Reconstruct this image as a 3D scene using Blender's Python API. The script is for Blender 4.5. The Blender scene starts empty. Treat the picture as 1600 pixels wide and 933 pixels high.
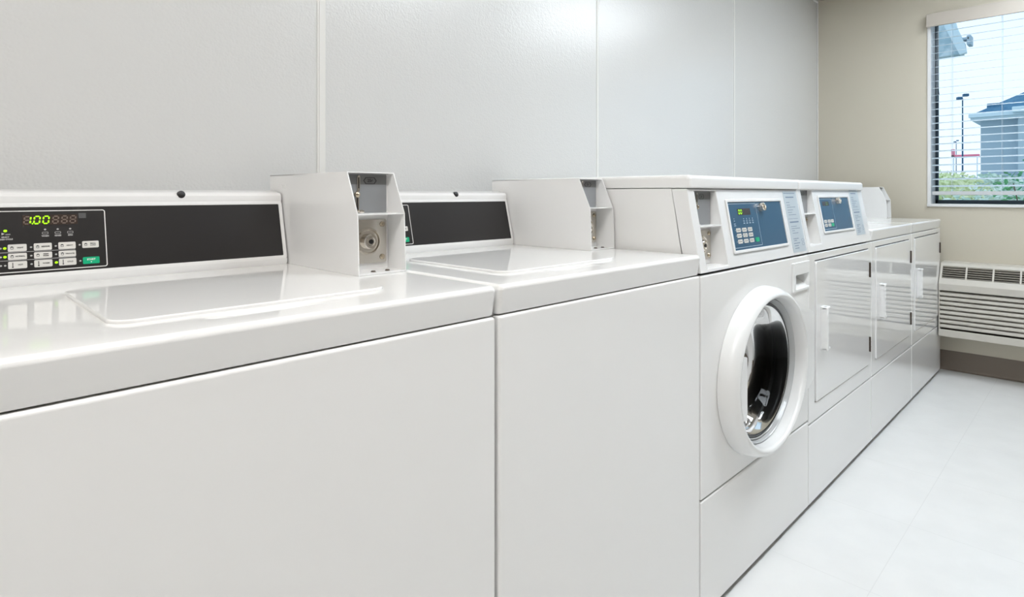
import bpy, bmesh, math, random
from mathutils import Vector, Matrix
random.seed(7)
PI = math.pi
C = bpy.context.scene.collection
sc = bpy.context.scene

# ------------------------------------------------------------------ materials
def nodes(name):
    m = bpy.data.materials.new(name); m.use_nodes = True
    nt = m.node_tree
    return m, nt, nt.nodes['Principled BSDF']

def mat(name, col, rough=.5, metal=0., bump=None, coat=0., spec=.5, emit=None, es=1., mottle=None, vary=None):
    m, nt, p = nodes(name)
    p.inputs['Base Color'].default_value = (*col, 1)
    p.inputs['Roughness'].default_value = rough
    p.inputs['Metallic'].default_value = metal
    p.inputs['Specular IOR Level'].default_value = spec
    p.inputs['Coat Weight'].default_value = coat
    p.inputs['Coat Roughness'].default_value = .02
    if emit:
        p.inputs['Emission Color'].default_value = (*emit, 1)
        p.inputs['Emission Strength'].default_value = es
    tc = nt.nodes.new('ShaderNodeTexCoord')
    if bump:
        sca, strg, dist = bump
        n = nt.nodes.new('ShaderNodeTexNoise'); n.inputs['Scale'].default_value = sca
        n.inputs['Detail'].default_value = 2
        b = nt.nodes.new('ShaderNodeBump'); b.inputs['Strength'].default_value = strg
        b.inputs['Distance'].default_value = dist
        nt.links.new(tc.outputs['Object'], n.inputs['Vector'])
        nt.links.new(n.outputs['Fac'], b.inputs['Height'])
        nt.links.new(b.outputs['Normal'], p.inputs['Normal'])
    if mottle:
        sca, col2, lo, hi = mottle
        n = nt.nodes.new('ShaderNodeTexNoise'); n.inputs['Scale'].default_value = sca
        n.inputs['Detail'].default_value = 4
        r = nt.nodes.new('ShaderNodeMapRange'); r.inputs[1].default_value = lo; r.inputs[2].default_value = hi
        x = nt.nodes.new('ShaderNodeMix'); x.data_type = 'RGBA'
        x.inputs[6].default_value = (*col, 1); x.inputs[7].default_value = (*col2, 1)
        nt.links.new(tc.outputs['Object'], n.inputs['Vector'])
        nt.links.new(n.outputs['Fac'], r.inputs[0]); nt.links.new(r.outputs[0], x.inputs[0])
        nt.links.new(x.outputs[2], p.inputs['Base Color'])
    return m

M = {}
M['enamel'] = mat('white_enamel', (.885, .878, .862), .08, bump=(5, .02, .01), spec=.38)
M['enamel_dryer'] = mat('white_enamel_smooth', (.87, .865, .855), .05, spec=.5, coat=.6)
M['plastic'] = mat('white_plastic', (.86, .86, .85), .22)
M['console'] = mat('console_white', (.84, .835, .825), .18)
M['sheet'] = mat('white_painted_sheet_metal', (.88, .875, .865), .20, bump=(160, .03, .001))
M['shadow_base'] = mat('dark_base', (.05, .045, .04), .6)  # near-black puts shade under machines and in door gaps into the colour
M['side_grey'] = mat('galvanised_side', (.62, .63, .65), .35)
M['black_panel'] = mat('charcoal_overlay', (.020, .018, .018), .30, bump=(900, .06, .0005))
M['outline'] = mat('white_print', (.85, .83, .80), .4)
M['button'] = mat('button_print', (.72, .70, .66), .35)
M['green'] = mat('green_print', (.0, .42, .20), .35)
M['ink'] = mat('black_ink', (.03, .03, .03), .5)
M['grey_ink'] = mat('grey_ink', (.30, .30, .30), .5)
M['led'] = mat('lit_green_led', (.3, .8, .0), .4, emit=(.40, .92, .0), es=.95)
M['led_off'] = mat('unlit_led', (.50, .49, .48), .4)
M['display'] = mat('display_window', (.045, .030, .024), .25)
M['seg_off'] = mat('unlit_segments', (.16, .115, .09), .4)
M['grey_sq'] = mat('grey_sensor', (.09, .09, .09), .4)
M['plug'] = mat('black_plug', (.012, .011, .011), .35)
M['blue_panel'] = mat('blue_overlay', (.035, .10, .175), .22)
M['blue_line'] = mat('pale_blue_print', (.42, .55, .65), .4)
M['label'] = mat('grey_label', (.52, .58, .62), .4)
M['label_text'] = mat('label_text', (.16, .22, .32), .5)
M['chrome'] = mat('chrome', (.72, .68, .62), .14, 1.)
M['steel'] = mat('brushed_steel_plate', (.62, .59, .54), .27, 1., bump=(60, .1, .001))
M['brass'] = mat('brass', (.50, .43, .33), .25, 1.)
M['slotgrey'] = mat('grey_slot_plate', (.30, .31, .32), .35, .2)
M['slotgrey_dark'] = mat('grey_slot_band', (.17, .17, .17), .4)
M['hinge'] = mat('dark_hinge', (.08, .06, .045), .35, .6)
M['gasket'] = mat('grey_gasket', (.50, .51, .51), .15)
M['black_rubber'] = mat('black_rubber', (.015, .015, .015), .3)
M['drum'] = mat('drum_steel', (.07, .07, .072), .35, .7, bump=(90, .3, .004))
M['ac'] = mat('air_conditioner_cream', (.60, .57, .51), .4)
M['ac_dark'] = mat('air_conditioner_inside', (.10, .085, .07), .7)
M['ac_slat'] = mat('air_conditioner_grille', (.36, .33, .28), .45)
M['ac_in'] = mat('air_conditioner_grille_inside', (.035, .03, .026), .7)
M['wall_beige'] = mat('beige_wall_paint', (.62, .575, .475), .5, bump=(220, .12, .002))
M['wall_unseen_dark'] = mat('unseen_wall_dark', (.30, .265, .23), .6)  # front wall is unseen; dark colour made up to cut bounce light
M['base'] = mat('brown_cove_base', (.19, .155, .125), .45)
M['ceiling'] = mat('ceiling_paint', (.62, .58, .52), .8)
M['trimw'] = mat('white_trim', (.78, .77, .74), .35)
M['wintrim'] = mat('window_white', (.80, .80, .80), .4)
M['valance'] = mat('valance_beige', (.56, .51, .45), .45)
M['blind'] = mat('blind_slat_backlit', (.62, .72, .80), .35)  # white slats; the blue tint puts their backlit look into the colour
M['rail'] = mat('blind_rail_white', (.62, .64, .66), .35)
M['bronze'] = mat('dark_window_frame', (.03, .06, .085), .3)
M['glassbowl'] = None

# wall liner (pebbled fibreglass panels)
def wallmat():
    m, nt, p = nodes('white_fibreglass_panel')
    tc = nt.nodes.new('ShaderNodeTexCoord')
    p.inputs['Base Color'].default_value = (.69, .688, .675, 1)
    p.inputs['Roughness'].default_value = .27; p.inputs['Specular IOR Level'].default_value = .75
    v = nt.nodes.new('ShaderNodeTexVoronoi'); v.inputs['Scale'].default_value = 190; v.feature = 'SMOOTH_F1'
    n = nt.nodes.new('ShaderNodeTexNoise'); n.inputs['Scale'].default_value = 60; n.inputs['Detail'].default_value = 3
    a = nt.nodes.new('ShaderNodeMath'); a.operation = 'ADD'
    b = nt.nodes.new('ShaderNodeBump'); b.inputs['Strength'].default_value = .24; b.inputs['Distance'].default_value = .0015
    nt.links.new(tc.outputs['Object'], v.inputs['Vector']); nt.links.new(tc.outputs['Object'], n.inputs['Vector'])
    nt.links.new(v.outputs['Distance'], a.inputs[0]); nt.links.new(n.outputs['Fac'], a.inputs[1])
    nt.links.new(a.outputs[0], b.inputs['Height']); nt.links.new(b.outputs['Normal'], p.inputs['Normal'])
    return m
M['frp'] = wallmat()

def floormat():
    m, nt, p = nodes('pale_vinyl_floor')
    tc = nt.nodes.new('ShaderNodeTexCoord')
    p.inputs['Roughness'].default_value = .28
    n = nt.nodes.new('ShaderNodeTexNoise'); n.inputs['Scale'].default_value = 9; n.inputs['Detail'].default_value = 6
    r = nt.nodes.new('ShaderNodeMapRange'); r.inputs[1].default_value = .35; r.inputs[2].default_value = .7
    x = nt.nodes.new('ShaderNodeMix'); x.data_type = 'RGBA'
    x.inputs[6].default_value = (.82, .82, .81, 1); x.inputs[7].default_value = (.785, .785, .775, 1)
    br = nt.nodes.new('ShaderNodeTexBrick'); br.offset = 0; br.inputs['Scale'].default_value = 1
    br.inputs['Brick Width'].default_value = .457; br.inputs['Row Height'].default_value = .457
    br.inputs['Mortar Size'].default_value = .0012; br.inputs['Mortar Smooth'].default_value = .2
    y = nt.nodes.new('ShaderNodeMix'); y.data_type = 'RGBA'; y.inputs[7].default_value = (.735, .735, .725, 1)
    nt.links.new(tc.outputs['Object'], n.inputs['Vector']); nt.links.new(tc.outputs['Object'], br.inputs['Vector'])
    nt.links.new(n.outputs['Fac'], r.inputs[0]); nt.links.new(r.outputs[0], x.inputs[0])
    nt.links.new(x.outputs[2], y.inputs[6]); nt.links.new(br.outputs['Fac'], y.inputs[0])
    nt.links.new(y.outputs[2], p.inputs['Base Color'])
    b = nt.nodes.new('ShaderNodeBump'); b.inputs['Strength'].default_value = .1; b.inputs['Distance'].default_value = .003
    nt.links.new(n.outputs['Fac'], b.inputs['Height']); nt.links.new(b.outputs['Normal'], p.inputs['Normal'])
    return m
M['floor'] = floormat()

def panemat(name, tint, refl):
    m = bpy.data.materials.new(name); m.use_nodes = True
    nt = m.node_tree; nt.nodes.clear()
    o = nt.nodes.new('ShaderNodeOutputMaterial'); t = nt.nodes.new('ShaderNodeBsdfTransparent')
    g = nt.nodes.new('ShaderNodeBsdfGlossy'); g.inputs['Roughness'].default_value = .02
    f = nt.nodes.new('ShaderNodeFresnel'); f.inputs['IOR'].default_value = refl
    mx = nt.nodes.new('ShaderNodeMixShader'); t.inputs[0].default_value = (*tint, 1)
    nt.links.new(f.outputs[0], mx.inputs[0]); nt.links.new(t.outputs[0], mx.inputs[1]); nt.links.new(g.outputs[0], mx.inputs[2])
    nt.links.new(mx.outputs[0], o.inputs[0])
    return m
M['pane'] = panemat('window_glass', (.92, .97, 1.), 1.3)
M['glassbowl'] = panemat('dark_door_glass', (.36, .37, .37), 1.22)

# ------------------------------------------------------------------ mesh helpers
def finish(bm, ang=32):
    bmesh.ops.recalc_face_normals(bm, faces=bm.faces)
def mk(name, bm, m, parent=None, ang=32, smooth=True, recalc=True, wn=True):
    if recalc: bmesh.ops.recalc_face_normals(bm, faces=bm.faces)
    me = bpy.data.meshes.new(name); bm.to_mesh(me); bm.free()
    for x in (m if isinstance(m, (list, tuple)) else [m]): me.materials.append(x)
    if smooth:
        me.polygons.foreach_set('use_smooth', [True]*len(me.polygons))
        me.set_sharp_from_angle(angle=math.radians(ang))
    o = bpy.data.objects.new(name, me); C.objects.link(o)
    if smooth and wn and len(me.polygons) < 8000:
        md = o.modifiers.new('normals', 'WEIGHTED_NORMAL'); md.keep_sharp = True; md.weight = 80
    if parent: o.parent = parent
    return o
def thing(name, label, cat, loc=(0, 0, 0), rz=0, group=None):
    o = bpy.data.objects.new(name, None); C.objects.link(o); o.location = loc; o.rotation_euler.z = rz
    o.empty_display_size = .1
    o['label'] = label; o['category'] = cat
    if group: o['group'] = group
    return o
def tag(o, label, cat, group=None, kind=None):
    o['label'] = label; o['category'] = cat
    if group: o['group'] = group
    if kind: o['kind'] = kind
    return o
def struct(name, bm, m, parent=None, **k):
    o = mk(name, bm, m, parent, **k)
    if parent is None: o['kind'] = 'structure'
    return o

def box(bm, x0, x1, y0, y1, z0, z1, mi=0):
    vs = [bm.verts.new((x, y, z)) for x in (x0, x1) for y in (y0, y1) for z in (z0, z1)]
    fs = []
    for q in ((0, 1, 3, 2), (4, 6, 7, 5), (0, 4, 5, 1), (2, 3, 7, 6), (0, 2, 6, 4), (1, 5, 7, 3)):
        f = bm.faces.new([vs[i] for i in q]); f.material_index = mi; fs.append(f)
    return vs, fs
def bevel_sharp(bm, r, seg=3, ang=30):
    bm.normal_update()
    es = [e for e in bm.edges if len(e.link_faces) == 2 and e.calc_face_angle(0) > math.radians(ang)]
    if es and r > 0:
        bmesh.ops.bevel(bm, geom=es, offset=r, segments=seg, profile=.5, affect='EDGES', clamp_overlap=True)
def bbox(x0, x1, y0, y1, z0, z1, r=.004, seg=3):
    bm = bmesh.new(); box(bm, x0, x1, y0, y1, z0, z1)
    bmesh.ops.recalc_face_normals(bm, faces=bm.faces)
    bevel_sharp(bm, r, seg); return bm
def add(bm, other, mi=None):
    """append bmesh other to bm"""
    me = bpy.data.meshes.new('t'); other.to_mesh(me); other.free()
    n0 = len(bm.faces); bm.from_mesh(me); bpy.data.meshes.remove(me)
    if mi is not None:
        bm.faces.ensure_lookup_table()
        for f in bm.faces[n0:]: f.material_index = mi
    return bm
def prism(poly, x0, x1, skip=()):
    """polygon of (y,z) extruded along x; skip = indices of side faces left out"""
    bm = bmesh.new()
    a = [bm.verts.new((x0, y, z)) for y, z in poly]; b = [bm.verts.new((x1, y, z)) for y, z in poly]
    n = len(poly)
    bm.faces.new(a); bm.faces.new(b[::-1])
    for i in range(n):
        if i in skip: continue
        bm.faces.new((a[i], a[(i+1) % n], b[(i+1) % n], b[i]))
    return bm
def prism_y(poly, y0, y1):
    bm = bmesh.new()
    a = [bm.verts.new((x, y0, z)) for x, z in poly]; b = [bm.verts.new((x, y1, z)) for x, z in poly]
    n = len(poly)
    bm.faces.new(a); bm.faces.new(b[::-1])
    for i in range(n): bm.faces.new((a[i], a[(i+1) % n], b[(i+1) % n], b[i]))
    bmesh.ops.recalc_face_normals(bm, faces=bm.faces)
    return bm
def lathe_y(bm, prof, cx, cy, cz, n=64, sx=1., mi=0, sz=1., cap0=False, cap1=False):
    """revolve (radius, h) about the -y axis: h is how far it stands out toward -y"""
    rings = []
    for r, h in prof:
        rings.append([bm.verts.new((cx+sx*r*math.cos(2*PI*i/n), cy-h, cz+sz*r*math.sin(2*PI*i/n))) for i in range(n)])
    for a, b in zip(rings, rings[1:]):
        for i in range(n):
            f = bm.faces.new((a[i], a[(i+1) % n], b[(i+1) % n], b[i])); f.material_index = mi
    if cap0: bm.faces.new(rings[0]).material_index = mi
    if cap1: bm.faces.new(rings[-1]).material_index = mi
    return bm
def cyl(bm, p0, p1, r, n=16, r2=None, mi=0):
    p0, p1 = Vector(p0), Vector(p1); d = (p1-p0).normalized()
    u = d.orthogonal().normalized(); v = d.cross(u); r2 = r if r2 is None else r2
    a = [bm.verts.new(p0+r*(u*math.cos(2*PI*i/n)+v*math.sin(2*PI*i/n))) for i in range(n)]
    b = [bm.verts.new(p1+r2*(u*math.cos(2*PI*i/n)+v*math.sin(2*PI*i/n))) for i in range(n)]
    for i in range(n): bm.faces.new((a[i], a[(i+1) % n], b[(i+1) % n], b[i])).material_index = mi
    bm.faces.new(a[::-1]).material_index = mi; bm.faces.new(b).material_index = mi
    return bm
def plate(xs, zs, holes, y0, y1, pockets=None):
    """slab in the x-z plane with rectangular holes given as cell indices (i,j)"""
    bm = bmesh.new(); V = {}
    def v(i, j, k):
        if (i, j, k) not in V: V[(i, j, k)] = bm.verts.new((xs[i], (y0, y1)[k], zs[j]))
        return V[(i, j, k)]
    nx, nz = len(xs)-1, len(zs)-1
    solid = lambda i, j: 0 <= i < nx and 0 <= j < nz and (i, j) not in holes
    for i in range(nx):
        for j in range(nz):
            if not solid(i, j): continue
            for k in (0, 1): bm.faces.new((v(i, j, k), v(i+1, j, k), v(i+1, j+1, k), v(i, j+1, k)))
            for di, dj, e in ((-1, 0, ((i, j), (i, j+1))), (1, 0, ((i+1, j), (i+1, j+1))), (0, -1, ((i, j), (i+1, j))), (0, 1, ((i, j+1), (i+1, j+1)))):
                if not solid(i+di, j+dj):
                    (a, b), (c, d) = e
                    bm.faces.new((v(a, b, 0), v(c, d, 0), v(c, d, 1), v(a, b, 1)))
    bmesh.ops.recalc_face_normals(bm, faces=bm.faces)
    bmesh.ops.dissolve_limit(bm, angle_limit=.01, verts=bm.verts, edges=bm.edges)
    return bm
def rrect(x0, x1, z0, z1, r, n=5):
    pts = []
    for cx, cz, a0 in ((x1-r, z1-r, 0), (x0+r, z1-r, 90), (x0+r, z0+r, 180), (x1-r, z0+r, 270)):
        for i in range(n+1):
            a = math.radians(a0+90*i/n); pts.append((cx+r*math.cos(a), cz+r*math.sin(a)))
    return pts

# sloped control face: local (x, s, h) -> machine coordinates
class Face:
    def __init__(self, y0, z0, y1, z1):
        self.y0, self.z0 = y0, z0
        L = math.hypot(y1-y0, z1-z0); self.d = ((y1-y0)/L, (z1-z0)/L); self.n = (-self.d[1], self.d[0])
    def p(self, x, s, h=0): return (x, self.y0+s*self.d[0]+h*self.n[0], self.z0+s*self.d[1]+h*self.n[1])
    def place(self, bm):
        """bmesh built as (x, -h, s) is moved onto the face"""
        for v in bm.verts: v.co = Vector(self.p(v.co.x, v.co.z, -v.co.y))
        return bm
def flat(poly, h0, h1, mi=0):
    """polygon (x,s) prism from h0 to h1 above the face (built for Face.place)"""
    bm = prism_y(poly, -h1, -h0)
    for f in bm.faces: f.material_index = mi
    return bm
def frame(x0, x1, s0, s1, w, r, h0, h1, mi=0):
    o = rrect(x0, x1, s0, s1, r); i = rrect(x0+w, x1-w, s0+w, s1-w, max(r-w, r*.3))
    bm = bmesh.new(); n = len(o); R = []
    for ring, h in ((o, h0), (o, h1), (i, h1), (i, h0)): R.append([bm.verts.new((x, -h, s)) for x, s in ring])
    for a, b in zip(R, R[1:]+R[:1]):
        for k in range(n): bm.faces.new((a[k], a[(k+1) % n], b[(k+1) % n], b[k])).material_index = mi
    return bm
def text(s, x, z, size, h=.0006, mi=0, align='CENTER', bold=0., sx=1.):
    cu = bpy.data.curves.new('t', 'FONT'); cu.body = s; cu.size = size; cu.align_x = align; cu.align_y = 'CENTER'
    cu.offset = bold
    o = bpy.data.objects.new('t', cu); C.objects.link(o)
    dg = bpy.context.evaluated_depsgraph_get(); dg.update()
    me = bpy.data.meshes.new_from_object(o.evaluated_get(dg))
    bm = bmesh.new(); bm.from_mesh(me)
    for v in bm.verts: v.co = Vector((x+v.co.x*sx, -h, z+v.co.y))
    for f in bm.faces: f.material_index = mi
    bpy.data.objects.remove(o); bpy.data.curves.remove(cu); bpy.data.meshes.remove(me)
    return bm
SEG = {'a': (0, 1, 1, 1), 'b': (1, 1, 1, .5), 'c': (1, .5, 1, 0), 'd': (0, 0, 1, 0), 'e': (0, .5, 0, 0), 'f': (0, 1, 0, .5), 'g': (0, .5, 1, .5)}
DIG = {'0': 'abcdef', '1': 'bc', '8': 'abcdefg'}
def digit(ch, x, z, w, hgt, t, h, mi):
    bm = bmesh.new()
    for k in DIG[ch]:
        a, b, c, d = SEG[k]; sl = .12
        p = Vector((x+a*w+b*hgt*sl, 0, z+b*hgt)); q = Vector((x+c*w+d*hgt*sl, 0, z+d*hgt))
        e = (q-p).normalized(); p = p+e*t*.35; q = q-e*t*.35; n = Vector((-e.z, 0, e.x))*t*.5
        pts = [p, p+e*t*.4+n, q-e*t*.4+n, q, q-e*t*.4-n, p+e*t*.4-n]
        add(bm, flat([(v.x, v.z) for v in pts], h, h+.0002), mi)
    return bm

# ------------------------------------------------------------------ machine pieces (machine coords: x from its left side, y from its front plane, z up)
DEPTH = .712
YF = .718
FZ = -.028     # the floor lies a little below the datum of the machines
def rounded_top(x0, x1, y0, y1, z0, z1, r, dip=None, xl=(), yl=(), rb=.004, arc=5, nx=8, ny=8, tilt=0.):
    """box whose top edges and vertical corners are rounded, with a height function for its top"""
    def lines(a, b, extra, n):
        s = [a+r*(1-math.cos(PI/2*i/arc)) for i in range(arc+1)]
        t = [b-r*(1-math.cos(PI/2*i/arc)) for i in range(arc+1)][::-1]
        m = [a+r+(b-a-2*r)*i/n for i in range(1, n)]
        return sorted(set(round(q, 6) for q in s+t+m+list(extra)))
    X = lines(x0, x1, xl, nx); Y = lines(y0, y1, yl, ny)
    bm = bmesh.new(); G = {}
    for i, x in enumerate(X):
        for j, y in enumerate(Y):
            ex = (x0+r-x) if x < x0+r else ((x-(x1-r)) if x > x1-r else 0); sx = -1 if x < x0+r else 1
            ey = (y0+r-y) if y < y0+r else ((y-(y1-r)) if y > y1-r else 0); sy = -1 if y < y0+r else 1
            e = math.hypot(ex, ey); xx, yy = x, y
            if e > r:
                xx = x-sx*ex*(1-r/e); yy = y-sy*ey*(1-r/e); e = r
            z = z1-r+math.sqrt(max(0, r*r-e*e))
            if dip: z -= dip(x, y)
            G[i, j] = bm.verts.new((xx, yy, z))
    nX, nY = len(X), len(Y)
    for i in range(nX-1):
        for j in range(nY-1): bm.faces.new((G[i, j], G[i+1, j], G[i+1, j+1], G[i, j+1]))
    ring = [G[i, 0] for i in range(nX)]+[G[nX-1, j] for j in range(1, nY)]+[G[i, nY-1] for i in range(nX-2, -1, -1)]+[G[0, j] for j in range(nY-2, 0, -1)]
    cx, cy = (x0+x1)/2, (y0+y1)/2
    prev = ring
    for inset, tl, z in ((0, tilt*.92, z0+rb), (rb*.4, tilt, z0+rb*.3), (rb, tilt, z0)):
        cur = []
        for v in ring:
            kx = 1-inset/((x1-x0)/2); ky = 1-inset/((y1-y0)/2)
            cur.append(bm.verts.new((cx+(v.co.x-cx)*kx, cy+(v.co.y-cy)*ky+(tl if v.co.y < cy else 0), z)))
        n = len(ring)
        for i in range(n): bm.faces.new((prev[i], prev[(i+1) % n], cur[(i+1) % n], cur[i]))
        prev = cur
    bm.faces.new(prev)
    bmesh.ops.remove_doubles(bm, verts=bm.verts, dist=1e-5)
    return bm

CF = Face(.544, .898, .582, 1.055)          # console face of the rear-control machines
PF = Face(0., .850, .039, 1.063)            # control face of the front-control machines

def console(parent, x1, gx=0., full=True, plug=True):
    """rear console: rounded housing, charcoal panel and (full) keypad; gx shifts the print sideways"""
    bm = bmesh.new()
    s = lambda q, h=0: CF.p(0, q, h)[1:]
    prof = [s(0), s(.004, .004), s(.012, .006), s(.0145, .003), s(.1365, .003), s(.141, .006), s(.150, .008), s(.157, .005), s(.1605, -.003),
            (.60, 1.0575), (.66, 1.057), (.672, 1.05), (.69, 1.0), (.70, .898)]
    pb = prism(prof, .003, x1)
    bmesh.ops.recalc_face_normals(pb, faces=pb.faces)
    pb.normal_update()
    es = [e for e in pb.edges if len(e.link_faces) == 2 and abs(e.verts[0].co.x-e.verts[1].co.x) < 1e-6]
    bmesh.ops.bevel(pb, geom=es, offset=.0035, segments=3, profile=.5, affect='EDGES', clamp_overlap=True)
    c = mk('console', pb, M['console'], parent)
    fb = frame(.009, x1-.001, .0115, .1395, .0075, .006, .002, .0058)
    bevel_sharp(fb, .0012, 2)
    mk('panel_frame', CF.place(fb), M['console'], c)
    mk('control_panel', CF.place(flat(rrect(.015, x1-.006, .0150, .1365, .003), .0, .0040)), M['black_panel'], c, smooth=False)
    if plug:
        b = bmesh.new(); lathe_y(b, [(.0001, .0095), (.005, .0095), (.0072, .0085), (.0078, .006), (.0078, -.004)], 0, 0, 0, 20)
        for v in b.verts: v.co += Vector((.382, 0, .1535))
        mk('plug', CF.place(b), M['plug'], c)
    if not full: return c
    h = .0040
    mk('panel_outline', CF.place(frame(gx+.030, gx+.2548, .0228, .1262, .0014, .004, h, h+.0003)), M['outline'], c)
    # row divider lines
    b = bmesh.new()
    for s0 in (.0562, .0427): add(b, flat([(gx+.085, s0), (gx+.209, s0), (gx+.209, s0+.0007), (gx+.085, s0+.0007)], h, h+.0002))
    mk('divider_line', CF.place(b), M['led_off'], c)
    # display
    dp = mk('display', CF.place(flat(rrect(gx+.1380, gx+.2135, .1010, .1185, .001), h, h+.0003)), M['display'], c)
    for x in (.1400, .1785, .1908, .2027): mk('unlit_digit', CF.place(digit('8', gx+x, .1035, .0072, .0122, .0021, h+.0003, 0)), M['seg_off'], c, smooth=False)
    b = digit('1', gx+.1437, .1035, .0045, .0125, .0021, h+.0006, 0)
    add(b, flat(rrect(gx+.1502, gx+.1522, .1026, .1046, .0009, 3), h+.0006, h+.0008))
    mk('lit_digit', CF.place(b), M['led'], c, smooth=False)
    for x in (.1530, .1652): mk('lit_digit', CF.place(digit('0', gx+x, .1035, .0074, .0125, .0021, h+.0006, 0)), M['led'], c, smooth=False)
    mk('sensor_window', CF.place(flat([(gx+.2155, .1115), (gx+.2262, .1115), (gx+.2262, .1205), (gx+.2155, .1205)], h, h+.0003)), M['grey_sq'], c, smooth=False)
    # buttons
    rows = {0: .0637, 1: .0494, 2: .0353}; cols = [.1307, .1641, .1972, .2308]
    names = {(0, 0): 'LIGHT', (1, 0): 'MEDIUM', (2, 0): 'HEAVY', (3, 0): 'SMALL\nLOAD', (0, 1): 'NORMAL', (1, 1): 'PERM\nPRESS', (2, 1): 'DELICATES',
             (0, 2): 'HOT', (1, 2): 'WARM', (2, 2): 'COLD', (3, 2): 'START'}
    for (i, j), w in names.items():
        x, z = gx+cols[i], rows[j]; hh = .0053 if j == 1 else .0060
        green = w == 'START'
        b = flat(rrect(x-.0121, x+.0121, z-hh, z+hh, .0017), h, h+.0007, 0)
        if green:
            add(b, text(w, x, z+.0015, .0042, h+.0009, 1, bold=.00012)); add(b, flat(rrect(x-.0009, x+.0009, z-.0036, z-.0018, .0008, 3), h+.0007, h+.0009), 1)
        else:
            n = len(w.split('\n'))
            add(b, text(w, x+.0036, z, .0030 if n == 2 else (.0030 if len(w) < 8 else .0025), h+.0009, 1, bold=.0001))
            if j == 2:
                add(b, flat(rrect(x-.0068, x-.0058, z-.002, z+.0042, .0004, 2), h+.0007, h+.0009), 1)
                add(b, flat(rrect(x-.0074, x-.0052, z-.0044, z-.0022, .001, 3), h+.0007, h+.0009), 1)
            else:
                add(b, frame(x-.0088, x-.0050, z-.0022, z+.0020, .0006, .0008, h+.0007, h+.0009), 1)
                add(b, flat([(x-.0094, z+.0012), (x-.0070, z+.0028), (x-.0046, z+.0014), (x-.0070, z+.0006)], h+.0007, h+.0009), 1)
        mk('start_button' if green else 'button', CF.place(b), [M['green'], M['outline']] if green else [M['button'], M['ink']], c, smooth=False)
    # indicator lamps
    lit = {(0, 0), (0, 1), (2, 2)}
    for j in range(3):
        for i, x in enumerate((.1149, .1485, .1816, .2150)):
            if i == 3 and j == 1: continue
            on = (i, j) in lit; r = .0022 if on else .0016
            b = flat([(gx+x+r*math.cos(a*PI/7), rows[j]+r*.85*math.sin(a*PI/7)) for a in range(14)], h, h+.0006)
            mk('indicator_light', CF.place(b), M['led'] if on else M['led_off'], c)
        b = flat([(gx+.1095+.0016*math.cos(a*PI/7), rows[j]+.0014*math.sin(a*PI/7)) for a in range(14)], h, h+.0006)
        mk('indicator_light', CF.place(b), M['led_off'], c)
    for x, w in ((.1679, 'WASH'), (.1852, 'RINSE'), (.2026, 'SPIN')):
        b = flat([(gx+x+.0016*math.cos(a*PI/7), .0930+.0014*math.sin(a*PI/7)) for a in range(14)], h, h+.0005)
        mk('indicator_light', CF.place(b), M['led_off'], c)
        b = text(w, gx+x, .0818, .0034, h+.0002, 0, bold=.00018)
        add(b, frame(gx+x-.0042, gx+x+.0042, .0850, .0888, .0006, .001, h, h+.0002))
        mk('printed_mark', CF.place(b), M['led_off'], c, smooth=False)
    b = flat([(gx+.1161+.0024*math.cos(a*PI/7), .0927+.0020*math.sin(a*PI/7)) for a in range(14)], h, h+.0006)
    mk('indicator_light', CF.place(b), M['led'], c)
    b = flat([(gx+.1113, .0858), (gx+.1113, .0900), (gx+.1153, .0879)], h, h+.0002)
    for k in range(3): add(b, frame(gx+.1163+.0022*k, gx+.1180+.0022*k, .0858, .0876, .0005, .0006, h, h+.0002))
    add(b, text('SELECT', gx+.1160, .0822, .0030, h+.0002, 0, bold=.00018)); add(b, text('WASH CYCLE', gx+.1160, .0785, .0030, h+.0002, 0, bold=.00018))
    mk('printed_mark', CF.place(b), M['led_off'], c, smooth=False)
    return c

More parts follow.
